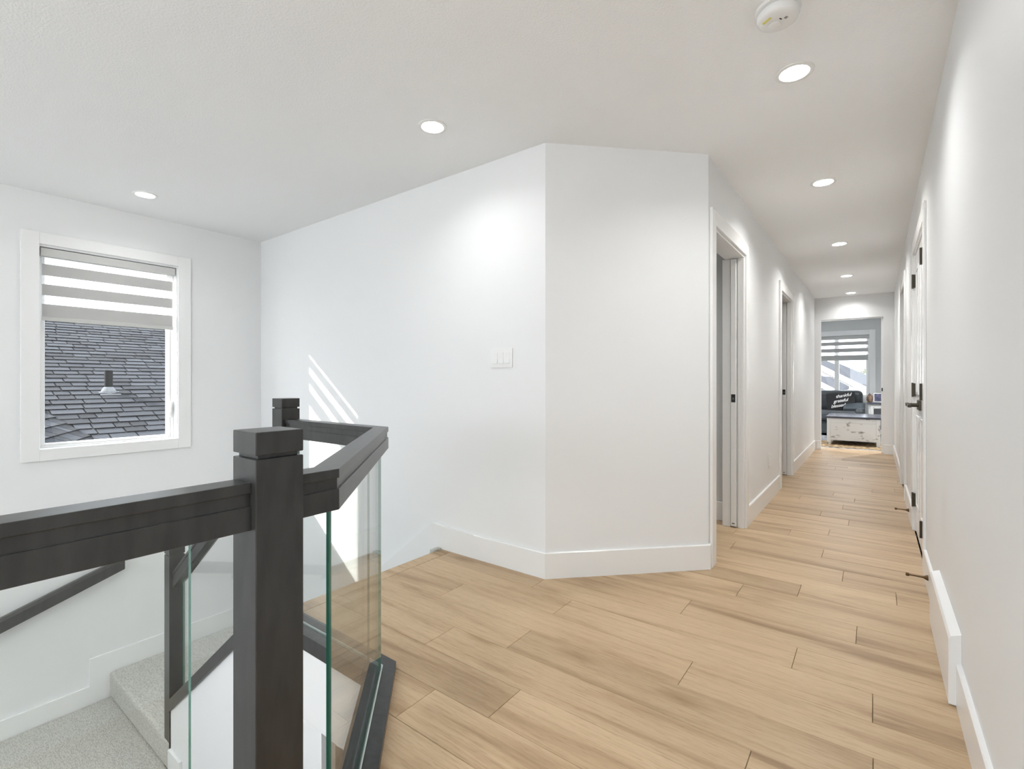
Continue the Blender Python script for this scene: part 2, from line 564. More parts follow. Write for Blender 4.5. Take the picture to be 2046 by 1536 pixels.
def make_downlight():
    r = empty('recessed_light', (0, 0, 0))
    MB().lathe([(0.076, 0.0), (0.0755, -0.003), (0.070, -0.005), (0.058, -0.004), (0.0555, 0.0), (0.0555, 0.002), (0.07, 0.002)], (0, 0, 0), 48, caps=False).build('trim_ring', M['plastic'], r, smooth=True)
    prof = []
    for k in range(7):
        h = 0.0 + k * 0.007
        rad = 0.0545 - k * 0.0014
        prof += [(rad, h), (rad, h + 0.0045), (rad - 0.0014, h + 0.0055)]
    MB().lathe(prof, (0, 0, 0), 48, caps=False).build('baffle', M['plastic'], r)
    MB().lathe([(0.047, 0.046), (0.047, 0.049)], (0, 0, 0), 40).build('lens', M['lens'], r)
    return r


def copy_tree(o, parent=None):
    c = o.copy(); COL.objects.link(c); c.parent = parent
    for ch in o.children:
        copy_tree(ch, c)
    return c


dl = make_downlight()
DL_LABELS = ['recessed ceiling light nearest the window wall, over the stairwell', 'recessed ceiling light in front of the switch wall',
             'large nearest recessed light in the hallway row, beside the smoke detector', 'second recessed ceiling light along the hallway',
             'third recessed ceiling light along the hallway', 'fourth recessed ceiling light along the hallway',
             'farthest recessed light, just in front of the hallway end wall']
HL = ['recessed light above the landing behind the camera', 'recessed light over the stairwell behind the camera',
      'recessed light by the window wall behind the camera', 'rearmost recessed light over the landing behind the camera',
      'recessed light on the left of the end room ceiling', 'recessed light on the right of the end room ceiling', 'recessed light in the room behind the first doorway']
LW = [0.6, 0.1, 0.8, 1.55, 1.4, 1.3, 0.13, 2.6, 0.4, 0.4, 7.0, 10.0, 10.0, 1.2]
for i, (x, y) in enumerate(LIGHTS + FILL_LIGHTS):
    o = dl if i == 0 else copy_tree(dl)
    o.location = (x, y, H)
    tag(o, (DL_LABELS + HL)[i], 'ceiling light', 'recessed ceiling lights')
    ld = bpy.data.lights.new('downlight_lamp', 'AREA')
    ld.shape = 'DISK'; ld.size = 0.086; ld.spread = math.radians(165); ld.energy = LAMP_W * LW[i]
    ld.color = (1.0, 0.985, 0.945) if 2 < i < 7 else (0.985, 1.0, 1.0)
    lo = bpy.data.objects.new('downlight_lamp', ld)
    lo.location = (0, 0, 0.030); lo.parent = o
    COL.objects.link(lo)

# ------------------------------------------------------------------ floor: slab + planks
off = 0.0425
fx, fy, fd = GX - off, GY - off, GD - off * math.sqrt(2)
slab = [(XR + 0.1, YB), (XR + 0.1, 9.6), (-3.2, 9.6), (-3.2, YS + 0.125), (-1.6, YS + 0.11), (-1.6, YS + 0.01), (XTOP, YS + 0.01), (XTOP, fy), (fd - fy, fy), (fx, fd - fx), (fx, YB)]
n = len(slab)
fl = MB()
fl.prism(slab, -0.35, -0.013)
fl.mi = [0, 1] + [0] * n
floor = fl.build('floor', [M['trim'], M['subfloor']])
struct(floor, 'light oak plank floor of the landing and hallway', 'floor')


def clip(poly, a, b, c):
    """keep a*x+b*y>=c"""
    out = []
    for i, p in enumerate(poly):
        q = poly[(i + 1) % len(poly)]
        dp, dq = a * p[0] + b * p[1] - c, a * q[0] + b * q[1] - c
        if dp >= 0: out.append(p)
        if (dp < 0) != (dq < 0):
            t = dp / (dp - dq)
            out.append((p[0] + t * (q[0] - p[0]), p[1] + t * (q[1] - p[1])))
    return out


PW, PL, PB = 0.182, 1.216, 1.226
JX = {-1: -1.262, 0: -1.016, 1: -1.512, 2: -1.22, 3: -1.79, 4: -1.222, 5: -1.473, 6: -0.74, 7: -0.064, 8: -0.572, 9: -0.319,
      11: -0.145, 12: -0.765, 13: -0.268, 16: -0.268, 18: -0.163, 21: -0.224}
g = 0.0007
for k in range(-24, 46):
    y0, y1 = PB + k * PW, PB + (k + 1) * PW
    jx = JX.get(k, random.uniform(-1.2, 0.0))
    if y1 < 1.3: xmin = GX - 0.02
    elif y0 < YS - 0.02: xmin = XTOP + 0.075
    elif y0 < 3.0: xmin = -1.6
    elif y0 < 4.1: xmin = -1.5
    else: xmin = XL - 0.14
    if k == -1 or k == -2 or k == -3 or k == -4: xmin = -1.6
    if y1 < 1.3 and y1 > 0.4: xmin = -1.6
    s = jx - math.ceil((jx - xmin) / PL) * PL
    while s < XR + 0.1:
        a, b = max(s, xmin), min(s + PL, XR + 0.1)
        s += PL
        if b - a < 0.01: continue
        poly = [(a + g, y0 + g), (b - g, y0 + g), (b - g, y1 - g), (a + g, y1 - g)]
        if y1 < 1.3:
            if y1 <= K1[1]: poly = clip(poly, 1, 0, GX)
            elif y0 >= K1[1]: poly = clip(poly, 1, 1, GD)
            else:   # the row over the bend: its edge runs hidden under the base shoe
                dx_ = (GD - y1 - GX) / (y1 - y0)
                poly = clip(poly, 1, -dx_, GX - dx_ * y0)
        if len(poly) < 3: continue
        cxp = sum(p[0] for p in poly) / len(poly); cyp = sum(p[1] for p in poly) / len(poly)

        def inset(p, d):
            return (p[0] + (d if p[0] < cxp else -d), p[1] + (d if p[1] < cyp else -d))
        mb = MB()
        lo_ = [(p[0], p[1], -0.013) for p in poly]; mi_ = [(p[0], p[1], -0.0012) for p in poly]
        hi_ = [(*inset(p, 0.0011), 0.0) for p in poly]
        m = len(poly)
        mb.add(lo_ + mi_ + hi_, [tuple(range(m))[::-1], tuple(range(2 * m, 3 * m))] +
               [(i, (i + 1) % m, m + (i + 1) % m, m + i) for i in range(m)] +
               [(m + i, m + (i + 1) % m, 2 * m + (i + 1) % m, 2 * m + i) for i in range(m)])
        o = mb.build('plank', M['oak'])
        recenter(o, ((a + b) / 2, (y0 + y1) / 2, 0))
        put(o, floor)
# stair nosing board along the top step
o = MB().prism([(XTOP - 0.02, -0.03), (XTOP - 0.02, -0.004), (XTOP - 0.014, 0.0), (XTOP + 0.073, 0.0), (XTOP + 0.073, -0.013), (XTOP, -0.013), (XTOP, -0.03)], GY, YS - 0.015, 'y').build('plank', M['oak'])
recenter(o, (XTOP, 1.7, 0)); put(o, floor)

struct(B(XW, XR, YB, YS + 0.125, LOW - 0.1, LOW).build('floor_lower', M['low_floor']), 'floor of the level below the stairwell', 'floor')
struct(B(-3.4, 1.7, 9.6, YBW + 0.1, -0.2, -0.004).build('floor_bonus', M['rug_blue']), 'blue grey patterned carpet in the end room', 'floor')

# ------------------------------------------------------------------ baseboards
BH, BT = 0.145, 0.014


def base_profile_run(mb, p, q, side):
    """baseboard from p to q; side = unit normal pointing into the room"""
    (x0, y0), (x1, y1) = p, q
    nx, ny = side
    pr = [(0, 0), (BT, 0), (BT, BH - 0.004), (BT - 0.004, BH), (0, BH)]
    r0 = [(x0 + nx * u, y0 + ny * u, z) for u, z in pr]; r1 = [(x1 + nx * u, y1 + ny * u, z) for u, z in pr]
    n = len(pr)
    mb.add(r0 + r1, [tuple(range(n)), tuple(range(n, 2 * n))[::-1]] + [(i, (i + 1) % n, n + (i + 1) % n, n + i) for i in range(n)])


CW, CT = 0.09, 0.018
mb = MB(); base_profile_run(mb, (XR, YB), (XR, 2.22), (-1, 0)); base_profile_run(mb, (XR, 2.925), (XR, R1[0] - CW), (-1, 0))
base_profile_run(mb, (XR, R1[1] + CW), (XR, R2[0] - CW), (-1, 0)); base_profile_run(mb, (XR, R2[1] + CW), (XR, YE - BT), (-1, 0))
struct(mb.build('baseboard_right', M['trim']), 'white baseboard along the right hallway wall', 'baseboard')
s2 = math.sqrt(0.5)
# the angled wall's board with mitred ends and its short return onto the hall wall
mb = MB()
pr = [(0, 0), (BT, 0), (BT, BH - 0.004), (BT - 0.004, BH), (0, BH)]
path = [(-2.0, YS), C1, C2, (XL, D1[0] - CW)]
mb.sweep([(u, z) for u, z in pr], path)
struct(mb.build('baseboard_diagonal', M['trim']), 'white baseboard wrapping the angled wall', 'baseboard')
mb = MB(); base_profile_run(mb, (XL, D1[1] + CW), (XL, D2[0] - CW), (1, 0)); base_profile_run(mb, (XL, D2[1] + CW), (XL, YE - BT), (1, 0))
struct(mb.build('baseboard_hall', M['trim']), 'white baseboard along the left hallway wall', 'baseboard')
mb = MB(); base_profile_run(mb, (XL, YE), (EO[0], YE), (0, -1)); base_profile_run(mb, (EO[1], YE), (XR, YE), (0, -1))
struct(mb.build('baseboard_end', M['trim']), 'white baseboard on the hallway end wall', 'baseboard')
mb = MB(); base_profile_run(mb, (-3.2, 4.085), (XL - 0.12, 4.085), (0, -1))
struct(mb.build('baseboard_room', M['trim']), 'white baseboard inside the first doorway', 'baseboard')
# sloped skirt beside the first flight
sl = 0.776
sk = [(-2.0, 0), (-2.0, BH), (-2.37, BH + 0.012), (-2.37 - 1.145 / sl, -0.985), (XW, -0.985), (XW, -1.14), (-3.6, -1.14), (-2.3, -0.13), (XTOP, 0)]
struct(MB().prism(sk, YS - BT, YS, 'y').build('baseboard_stair', M['trim']), 'white skirt board sloping down beside the stairs', 'baseboard')
sk = [(YS - BT, -0.985), (1.01, -0.985), (1.01, -1.19), (0.17, -1.19), (0.17, -1.38), (-0.75, -1.38), (-0.75, -1.6), (-2.2, -2.6), (-2.2, LOW), (-1.0, LOW), (0.2, -1.62), (YS - BT, -1.3)]
struct(MB().prism(sk, XW, XW + BT, 'x').build('baseboard_left', M['trim']), 'white stepped skirt board under the window', 'baseboard')

# ------------------------------------------------------------------ stairs (carpeted)
st = empty('staircase', (-3.5, 1.7, -1.13))
tag(st, 'pale grey carpeted stairs winding down below the window', 'stairs')
for i in range(1, 6):
    z = -RISE * i
    x1, x0 = XTOP - RUN * (i - 1), XTOP - RUN * i
    b = B(x0 - (0.02 if i < 5 else 0.0), x1, 1.205, YS - BT, z - 0.28, z).build('tread', M['carpet'], st, bevel=0.018, seg=3)
B(XTOP - 0.045, XTOP - 0.008, YS - 0.09, YS - BT, -0.05, 0.012).build('carpet_end', M['carpet'], st, bevel=0.008, seg=2)
B(XW + BT, XTOP - RUN * 5, 1.125, YS - BT, -1.13 - 0.185, -1.13).build('corner_tread', M['carpet'], st, bevel=0.022, seg=3)
pv = (-3.49, 1.10)
z2 = -1.13 - RISE
MB().prism([pv, (-3.49, 1.15), (XW + BT, 1.15), (XW + BT, 0.27)], z2 - 0.185, z2, 'z').build('winder_tread', M['carpet'], st, bevel=0.018, seg=3)
MB().prism([pv, (XW + BT, 0.29), (XW + BT, -0.62), (-4.0, -0.62)], z2 - 2 * RISE, z2 - RISE, 'z').build('winder_tread', M['carpet'], st, bevel=0.018, seg=3)
MB().prism([pv, (-4.0, -0.6), (XW + BT, -0.6), (XW + BT, -0.8), (-3.49, -0.8)], z2 - 3 * RISE, z2 - 2 * RISE, 'z').build('winder_tread', M['carpet'], st, bevel=0.018, seg=3)
for i in range(5):
    z = z2 - (3 + i) * RISE
    B(XW + BT, -3.49, -0.8 - 0.25 * (i + 1), -0.8 - 0.25 * i, max(z - RISE, LOW), z).build('tread', M['carpet'], st, bevel=0.018, seg=3)

# ------------------------------------------------------------------ glass railing
rl = empty('stair_railing', (GX, 0.44, 0))
tag(rl, 'charcoal wood and glass railing around the stairwell', 'railing')
RT = 0.93
rw, rh = 0.0275, 0.082
RP = [(-rw, -rh), (rw, -rh), (rw, -0.040), (rw - 0.0045, -0.040), (rw - 0.0045, -0.0185), (rw, -0.0185), (rw, 0), (-rw, 0), (-rw, -0.0185), (-rw + 0.0045, -0.0185), (-rw + 0.0045, -0.040), (-rw, -0.040)]
NA, NB, NC = (GX, 0.441), (-2.1905, GY), (-3.54, GY)
nh = 0.043


def newel(c, zb, zt, name='newel_post'):
    mb = MB()
    x, y = c
    mb.box(x - nh, x + nh, y - nh, y + nh, zb, zt - 0.047)
    mb.box(x - nh + 0.007, x + nh - 0.007, y - nh + 0.007, y + nh - 0.007, zt - 0.048, zt - 0.039)
    p = mb.build(name, M['charcoal'], rl, bevel=0.0018)
    B(x - nh, x + nh, y - nh, y + nh, zt - 0.04, zt).build('cap', M['charcoal'], p, bevel=0.0018)
    return p


newel(NA, -0.30, 1.017)
newel(NB, -0.30, 1.025)
newel(NC, -1.45, 0.06)
P = [(u, RT + z) for u, z in RP]
MB().sweep(P, [(GX, YB), (GX, NA[1] - nh)]).build('top_rail', M['charcoal'], rl, bevel=0.0012)
MB().sweep(P, [(GX, NA[1] + nh), K1, K2, (NB[0] + nh, GY)]).build('top_rail', M['charcoal'], rl, bevel=0.0012)
# sloped rail between the upper and the lower post
x0, x1 = NB[0] - nh, NC[0] + nh


def zr(x):  # underside of sloped rail
    return -0.089 + 0.765 * (x + 3.371)


mb = MB()
r0 = [(x0, GY + u, zr(x0) + (z + rh) * 1.26) for u, z in RP]; r1 = [(x1, GY + u, zr(x1) + (z + rh) * 1.26) for u, z in RP]
m = len(RP)
mb.add(r0 + r1, [tuple(range(m)), tuple(range(m, 2 * m))[::-1]] + [(i, (i + 1) % m, m + (i + 1) % m, m + i) for i in range(m)])
mb.build('sloped_rail', M['charcoal'], rl, bevel=0.0012)
# base shoes
sw = 0.055
SP = [(-sw, -0.04), (-0.045, -0.04), (-0.045, 0.0), (sw, 0.0), (sw, 0.025), (0.0075, 0.025), (0.0075, 0.010), (-0.0075, 0.010), (-0.0075, 0.025), (-sw, 0.025)]
MB().sweep(SP, [(GX, YB), K1, K2, (NB[0] - nh, GY)]).build('base_shoe', M['charcoal'], rl, bevel=0.0012)


GP = [(0.0052, 0.011), (0.0078, 0.011), (0.0078, 0.0262), (0.0052, 0.0262)]
MB().sweep(GP, [(GX, YB), K1, K2, (NB[0] + nh, GY)]).build('gasket', M['gasket'], rl)


def zs(x):  # top of sloped shoe
    return -0.234 + 0.776 * (x + 2.675)


mb = MB()
xa, xb = NB[0] - nh, NC[0] + nh
sec = [(-sw, -0.072), (sw, -0.072), (sw, 0), (-sw, 0)]
mb.hexa([(xa, GY + u, zs(xa) + z) for u, z in sec], [(xb, GY + u, zs(xb) + z) for u, z in sec])
mb.build('sloped_shoe', M['charcoal'], rl, bevel=0.0012)


def glass_panel(p, q, z0, z1, zq0=None, zq1=None):
    p, q = Vector(p), Vector(q)
    d = (q - p).normalized(); nrm = Vector((-d.y, d.x)) * 0.005
    zq0 = z0 if zq0 is None else zq0; zq1 = z1 if zq1 is None else zq1
    a = [(p.x - nrm.x, p.y - nrm.y), (q.x - nrm.x, q.y - nrm.y), (q.x + nrm.x, q.y + nrm.y), (p.x + nrm.x, p.y + nrm.y)]
    zb = [z0, zq0, zq0, z0]; zt = [z1, zq1, zq1, z1]
    mb = MB().hexa([(*a[i], zb[i]) for i in range(4)], [(*a[i], zt[i]) for i in range(4)])
    mb.mi = [1, 1, 0, 1, 0, 1]
    return mb.build('glass_panel', [M['glass'], M['glass_edge']], rl)


GZ0, GZ1 = 0.012, RT - rh + 0.002
dd = Vector((K2[0] - K1[0], K2[1] - K1[1])).normalized()
glass_panel((GX, -0.95), (GX, 0.314), GZ0, GZ1)
glass_panel((GX, -2.3), (GX, -1.05), GZ0, GZ1)
glass_panel((K1[0] + dd.x * 0.022, K1[1] + dd.y * 0.022), (K2[0] - dd.x * 0.03, K2[1] - dd.y * 0.03), GZ0, GZ1)
glass_panel((-1.575, GY), (NB[0] + nh + 0.06, GY), GZ0, GZ1)
glass_panel((-2.31, GY), (-3.40, GY), zs(-2.31) - 0.004, zr(-2.31) + 0.002, zs(-3.40) - 0.004, zr(-3.40) + 0.002)

struct(MB().prism([(-3.487, -1.45), (-3.487, -1.165), (-3.311, -1.165), (-3.311, -1.45)], 1.117, 1.135, 'y').build('trim_1', M['trim'], bevel=0.002), 'short white trim board beside the lower newel post', 'trim')
# wall handrail under the window
hr = empty('wall_handrail', (XW, 0.5, -0.5))
tag(hr, 'dark sloping handrail fixed to the wall below the window', 'handrail')


def zh(y):
    return -0.57 + 0.335 * (y - 0.538)


ya, yb = -0.9, 1.204
mb = MB()
sec = [(-4.69, 0.0), (-4.635, 0.0), (-4.635, 0.075), (-4.645, 0.095), (-4.68, 0.095), (-4.69, 0.075)]
mb.hexa([(x, ya, zh(ya) + z) for x, z in sec], [(x, yb, zh(yb) + z) for x, z in sec])
mb.build('rail', M['charcoal'], hr, bevel=0.003)
for y in (-0.6, 0.3):
    MB().box(XW, XW + 0.006, y - 0.02, y + 0.02, zh(y) - 0.06, zh(y) - 0.01).box(XW, -4.65, y - 0.008, y + 0.008, zh(y) - 0.03, zh(y) - 0.012).box(-4.672, -4.652, y - 0.012, y + 0.012, zh(y) - 0.03, zh(y) + 0.004).build('bracket', M['black_metal'], hr)

# ------------------------------------------------------------------ window 1
w = empty('window_1', (XW, 1.16, 0.62))
struct(w, 'white framed stairwell window looking onto a shingled roof', 'window')
y0, y1, z0, z1 = W_OP


def ring(mb, xa, xb, ya, yb, za, zb, t, tb=None, axis='x'):
    tb = t if tb is None else tb
    def bx(a0, a1, b0, b1):
        if axis == 'x': mb.box(xa, xb, a0, a1, b0, b1)
        else: mb.box(a0, a1, xa, xb, b0, b1)
    bx(ya, ya + t, za, zb); bx(yb - t, yb, za, zb)
    bx(ya + t, yb - t, za, za + tb); bx(ya + t, yb - t, zb - tb, zb)
    return mb


ring(MB(), XW, XW + CT, 0.642, 1.682, 0.538, 2.158, 0.095, 0.083).build('casing', M['trim'], w, bevel=0.002)
ring(MB(), XW - 0.145, XW - 0.07, y0, y1, z0, z1, 0.018, 0.012).build('frame', M['trim'], w, bevel=0.002)
ring(MB(), XW - 0.125, XW - 0.085, y0 + 0.018, y1 - 0.018, z0 + 0.012, z1 - 0.012, 0.026, 0.018).build('sash', M['plastic'], w, bevel=0.003)
B(XW - 0.110, XW - 0.104, y0 + 0.044, y1 - 0.044, z0 + 0.03, z1 - 0.03).build('pane', M['pane'], w)
MB().box(XW - 0.07, XW - 0.06, 1.545, 1.563, 0.80, 0.92).box(XW - 0.064, XW - 0.045, 1.548, 1.56, 0.84, 0.93).build('lock_lever', M['plastic'], w, bevel=0.003)
# exterior side trim boards
MB().box(XW - 0.27, XW - 0.15, 0.60, 0.775, 0.5, 2.2).box(XW - 0.2, XW - 0.15, 1.60, 1.75, 0.5, 2.2).build('outer_trim', M['trim'], w)

bl = empty('zebra_blind', (XW - 0.03, 1.16, 2.06))
tag(bl, 'half lowered striped roller blind in the stairwell window', 'blind')
MB().box(XW - 0.066, XW - 0.004, 0.745, 1.573, 1.996, 2.055).build('headrail', M['headrail'], bl, bevel=0.004)
fxp = XW - 0.036
for (a, b) in ((1.863, 1.945), (1.72, 1.80), (1.566, 1.658)):
    B(fxp - 0.001, fxp + 0.001, 0.757, 1.562, a, b).build('fabric_band', M['band'], bl)
for (a, b) in ((1.945, 2.0), (1.80, 1.863), (1.658, 1.72)):
    B(fxp - 0.0004, fxp + 0.0004, 0.757, 1.562, a, b).build('sheer_band', M['sheer'], bl)
B(fxp - 0.009, fxp + 0.009, 0.755, 1.564, 1.538, 1.567).build('bottom_rail', M['headrail'], bl, bevel=0.004)
MB().lathe([(0.0035, 0), (0.0035, 1.05)], (fxp + 0.006, 1.5705, 0.93), 8).build('cord', M['plastic'], bl)

# unseen window added behind the camera as a source of fill light
w = empty('window_3', (-2.65, YB, -1.6))
struct(w, 'tall window behind the camera lighting the stairwell', 'window')
mb = ring(MB(), YB - 0.12, YB - 0.05, BW[0], BW[1], BW[2], BW[3], 0.05, axis='y')
for xm in (-3.4, -2.25, -1.1):
    mb.box(xm - 0.03, xm + 0.03, YB - 0.12, YB - 0.05, BW[2] + 0.05, BW[3] - 0.05)
mb.build('frame', M['trim'], w)
for xa, xb in ((-4.55, -3.43), (-3.37, -2.28), (-2.22, -1.13), (-1.07, 0.05)):
    B(xa, xb, YB - 0.09, YB - 0.085, BW[2] + 0.05, BW[3] - 0.05).build('pane', M['pane'], w)
pd = bpy.data.lights.new('window_portal', 'AREA')
pd.shape = 'RECTANGLE'; pd.size = 4.8; pd.size_y = 1.5; pd.cycles.is_portal = True
po = bpy.data.objects.new('window_portal', pd)
po.location = (-2.25, YB - 0.2, 1.63); po.rotation_euler = (math.radians(90), 0, 0)
COL.objects.link(po)
pd = bpy.data.lights.new('window_portal', 'AREA')
pd.shape = 'RECTANGLE'; pd.size = 0.9; pd.size_y = 1.5; pd.cycles.is_portal = True
po = bpy.data.objects.new('window_portal', pd)
po.location = (XW - 0.18, 1.16, 1.34); po.rotation_euler = (math.radians(90), 0, math.radians(-90))
COL.objects.link(po)

# ------------------------------------------------------------------ doors
# first pocket door on the left


def pocket_door(name, D, label, latch_z):
    d = empty(name, (XL, D[0], 0))
    struct(d, label, 'door')
    a, b = D
    mb = MB()
    mb.box(XL, XL + CT, a - CW, a, 0, HEAD + CW).box(XL, XL + CT, b, b + CW, 0, HEAD + CW).box(XL, XL + CT, a, b, HEAD, HEAD + CW)
    mb.build('casing', M['trim'], d, bevel=0.0025)
    t = 0.016
    # jamb boards: near side, head, and the far side split around the pocket
    mb = MB()
    mb.box(XL - 0.13, XL + 0.002, a, a + t, 0, HEAD - t)
    mb.box(XL - 0.13, XL + 0.002, a, b, HEAD - t, HEAD)
    mb.box(XL - 0.040, XL + 0.002, b - t, b, 0, HEAD - t)
    mb.box(XL - 0.15, XL - 0.092, b - t, b, 0, HEAD - t)
    mb.build('jamb', M['trim'], d, bevel=0.002)
    sl = B(XL - 0.086, XL - 0.050, b - t - 0.02, b + 0.3, 0.012, HEAD - t - 0.006).build('slab', M['door'], d, bevel=0.002)
    lp = B(XL - 0.083, XL - 0.053, b - t - 0.0225, b - t - 0.019, latch_z - 0.03, latch_z + 0.03).build('latch', M['black_metal'], sl, bevel=0.003)
    MB().box(XL - 0.074, XL - 0.062, b - t - 0.024, b - t - 0.0222, latch_z - 0.012, latch_z + 0.006).build('latch_bolt', M['flashing'], d)
    MB().box(XL - 0.078, XL - 0.058, b - t - 0.0215, b - t - 0.0195, 0.03, 0.036).build('guide', M['black_metal'], d)
    return d


pocket_door('door_1', D1, 'first doorway on the left with a pocket door slid open', 0.975)
pocket_door('door_2', D2, 'second doorway on the left, farther down the hallway', 0.975)

# closet pair on the right


def panel_slab(mb, x0, x1, ya, yb, za, zb):
    """door leaf with two raised panels on the hall side (towards -x)"""
    mb.box(x0, x1, ya, yb, za, zb)
    st_ = 0.1
    for (p0, p1) in ((za + 0.2, za + 0.85), (za + 1.0, zb - 0.12)):
        ring(mb, x0 - 0.006, x0, ya + st_, yb - st_, p0, p1, 0.02)


d = empty('door_3', (XR, R1[0], 0))
struct(d, 'white double closet doors on the right with dark levers', 'door')
a, b = R1
MB().box(XR - 0.013, XR, a - CW, a, 0, HEAD + CW).box(XR - 0.013, XR, b, b + CW, 0, HEAD + CW).box(XR - 0.013, XR, a, b, HEAD, HEAD + CW).build('casing', M['trim'], d, bevel=0.0025)
MB().box(XR - 0.002, XR + 0.12, a, a + 0.014, 0, HEAD).box(XR - 0.002, XR + 0.12, b - 0.014, b, 0, HEAD).box(XR - 0.002, XR + 0.12, a, b, HEAD - 0.014, HEAD).build('jamb', M['trim'], d)
mid = (a + b) / 2


def lever(parent, y, sgn, z=0.945):
    mb = MB()
    mb.box(XR - 0.008, XR + 0.007, y - 0.032, y + 0.032, z - 0.032, z + 0.032)
    mb.lathe([(0.011, -0.055), (0.011, 0.0)], (XR - 0.003, y, z), 14, 'x')
    mb.box(XR - 0.066, XR - 0.048, y - (0.012 if sgn > 0 else 0.115), y + (0.115 if sgn > 0 else 0.012), z - 0.010, z + 0.010)
    return mb.build('lever', M['hinge'], parent, bevel=0.002)


for (ya, yb, hy, ly, sg) in ((a + 0.017, mid - 0.002, a + 0.012, mid - 0.06, -1), (mid + 0.002, b - 0.017, b - 0.004, mid + 0.06, 1)):
    mb = MB(); panel_slab(mb, XR + 0.006, XR + 0.04, ya, yb, 0.01, HEAD - 0.018)
    s = mb.build('slab', M['door'], d, bevel=0.0015)
    lever(s, ly, sg)
    for hz in (0.23, 1.04, 1.84):
        if sg > 0:
            MB().box(XR - 0.014, XR + 0.012, b - 0.03, b - 0.002, hz - 0.048, hz + 0.048).lathe([(0.006, -0.052), (0.006, 0.052)], (XR - 0.012, b - 0.016, hz), 10).build('hinge', M['hinge'], s)
        else:
            MB().lathe([(0.0065, -0.05), (0.0065, 0.05)], (XR - 0.018, a + 0.02, hz), 10).box(XR - 0.016, XR + 0.006, a + 0.018, a + 0.023, hz - 0.047, hz + 0.047).build('hinge', M['hinge'], s)
# next door on the right
d = empty('door_4', (XR, R2[0], 0))
struct(d, 'closed white door on the right, beyond the closet', 'door')
a, b = R2
MB().box(XR - CT, XR, a - CW, a, 0, HEAD + CW).box(XR - CT, XR, b, b + CW, 0, HEAD + CW).box(XR - CT, XR, a, b, HEAD, HEAD + CW).build('casing', M['trim'], d, bevel=0.0025)
mb = MB(); panel_slab(mb, XR + 0.02, XR + 0.055, a + 0.003, b - 0.003, 0.01, HEAD - 0.003)
s = mb.build('slab', M['door'], d, bevel=0.0015)
# end doorway: pocket door standing slightly out of its slot
d = empty('door_5', (EO[1], YE, 0))
struct(d, 'white pocket door edge at the doorway of the end room', 'door')
sl_ = B(EO[1] - 0.028, EO[1] + 0.1, YE + 0.042, YE + 0.078, 0.01, EO[2] - 0.012).build('slab', M['door'], d, bevel=0.002)
B(EO[1] - 0.024, EO[1] - 0.008, YE + 0.039, YE + 0.043, 0.95, 1.0).build('latch', M['black_metal'], sl_)
B(EO[0], EO[1], YE + 0.03, YE + 0.09, EO[2] - 0.012, EO[2]).build('track', M['trim'], d)

# door stops
for (y, z, lb) in ((3.30, 0.085, 'bronze door stop on the baseboard between vent cover and closet casing'), (5.06, 0.06, 'bronze door stop on the baseboard beyond the closet doors')):
    r = empty('door_stop', (XR - BT, y, z)); tag(r, lb, 'door stop', 'bronze door stops')
    MB().lathe([(0.015, 0.0), (0.013, -0.006), (0.0055, -0.02), (0.004, -0.05), (0.004, -0.078)], (XR - BT, y, z), 16, 'x').build('rod', M['bronze'], r, smooth=True)
    MB().lathe([(0.0075, -0.076), (0.0085, -0.08), (0.0085, -0.088), (0.006, -0.091)], (XR - BT, y, z), 16, 'x').build('tip', M['bronze'], r, smooth=True)

# return-air cover
r = empty('vent_cover', (XR, 2.57, 0)); tag(r, 'tall white vent cover standing out from the right baseboard', 'vent cover')
MB().prism([(XR, 0.002), (XR - 0.034, 0.002), (XR - 0.034, 0.226), (XR - 0.028, 0.236), (XR, 0.247)], 2.22, 2.925, 'y').build('cover', M['trim'], r, bevel=0.0015)
# outlets and switch


def outlet(x, nx, y, z, label):
    r = empty('wall_outlet', (x, y, z)); tag(r, label, 'outlet')
    B(x, x + nx * 0.006, y - 0.035, y + 0.035, z - 0.0575, z + 0.0575).build('plate', M['plastic'], r, bevel=0.002)
    for dz in (-0.02, 0.02):
        B(x + nx * 0.006, x + nx * 0.008, y - 0.016, y + 0.016, z + dz - 0.014, z + dz + 0.014).build('socket', M['plastic'], r, bevel=0.001)
    return r


outlet(XL, 1, 5.03, 0.37, 'white outlet on the left wall between the two doorways')
outlet(XR, -1, 7.35, 0.40, 'white outlet on the right wall near the hallway end')
r = empty('light_switch', (-1.787, YS, 1.243)); tag(r, 'white triple rocker light switch on the stairwell wall', 'light switch')
B(-1.868, -1.706, YS - 0.006, YS, 1.185, 1.301).build('plate', M['plastic'], r, bevel=0.002)
for i in range(3):
    xc = -1.787 + (i - 1) * 0.046
    MB().prism([(YS - 0.005, 1.21), (YS - 0.011, 1.21), (YS - 0.0075, 1.243), (YS - 0.009, 1.276), (YS - 0.005, 1.276)], xc - 0.0165, xc + 0.0165, 'x').build('rocker', M['plastic'], r, bevel=0.0008)
r = empty('light_switch', (-1.16, 4.085, 1.2)); tag(r, 'white light switch on the grey wall inside the first doorway', 'light switch')
B(-1.12, -1.04, 4.079, 4.085, 1.15, 1.265).build('plate', M['plastic'], r, bevel=0.002)
B(-1.097, -1.063, 4.074, 4.08, 1.175, 1.24).build('rocker', M['plastic'], r)

# smoke detector
sx, sy = -0.278, 1.962
r = empty('smoke_detector', (sx, sy, H)); tag(r, 'round white smoke detector on the ceiling with a yellow label', 'smoke detector')
MB().lathe([(0.074, 0.0), (0.074, -0.010), (0.070, -0.013)], (sx, sy, H), 48).build('base_plate', M['plastic'], r, smooth=True)
MB().lathe([(0.060, -0.010), (0.0605, -0.020), (0.068, -0.022), (0.0685, -0.030), (0.064, -0.041), (0.056, -0.046), (0.03, -0.047)], (sx, sy, H), 48).build('body', M['plastic'], r, smooth=True)
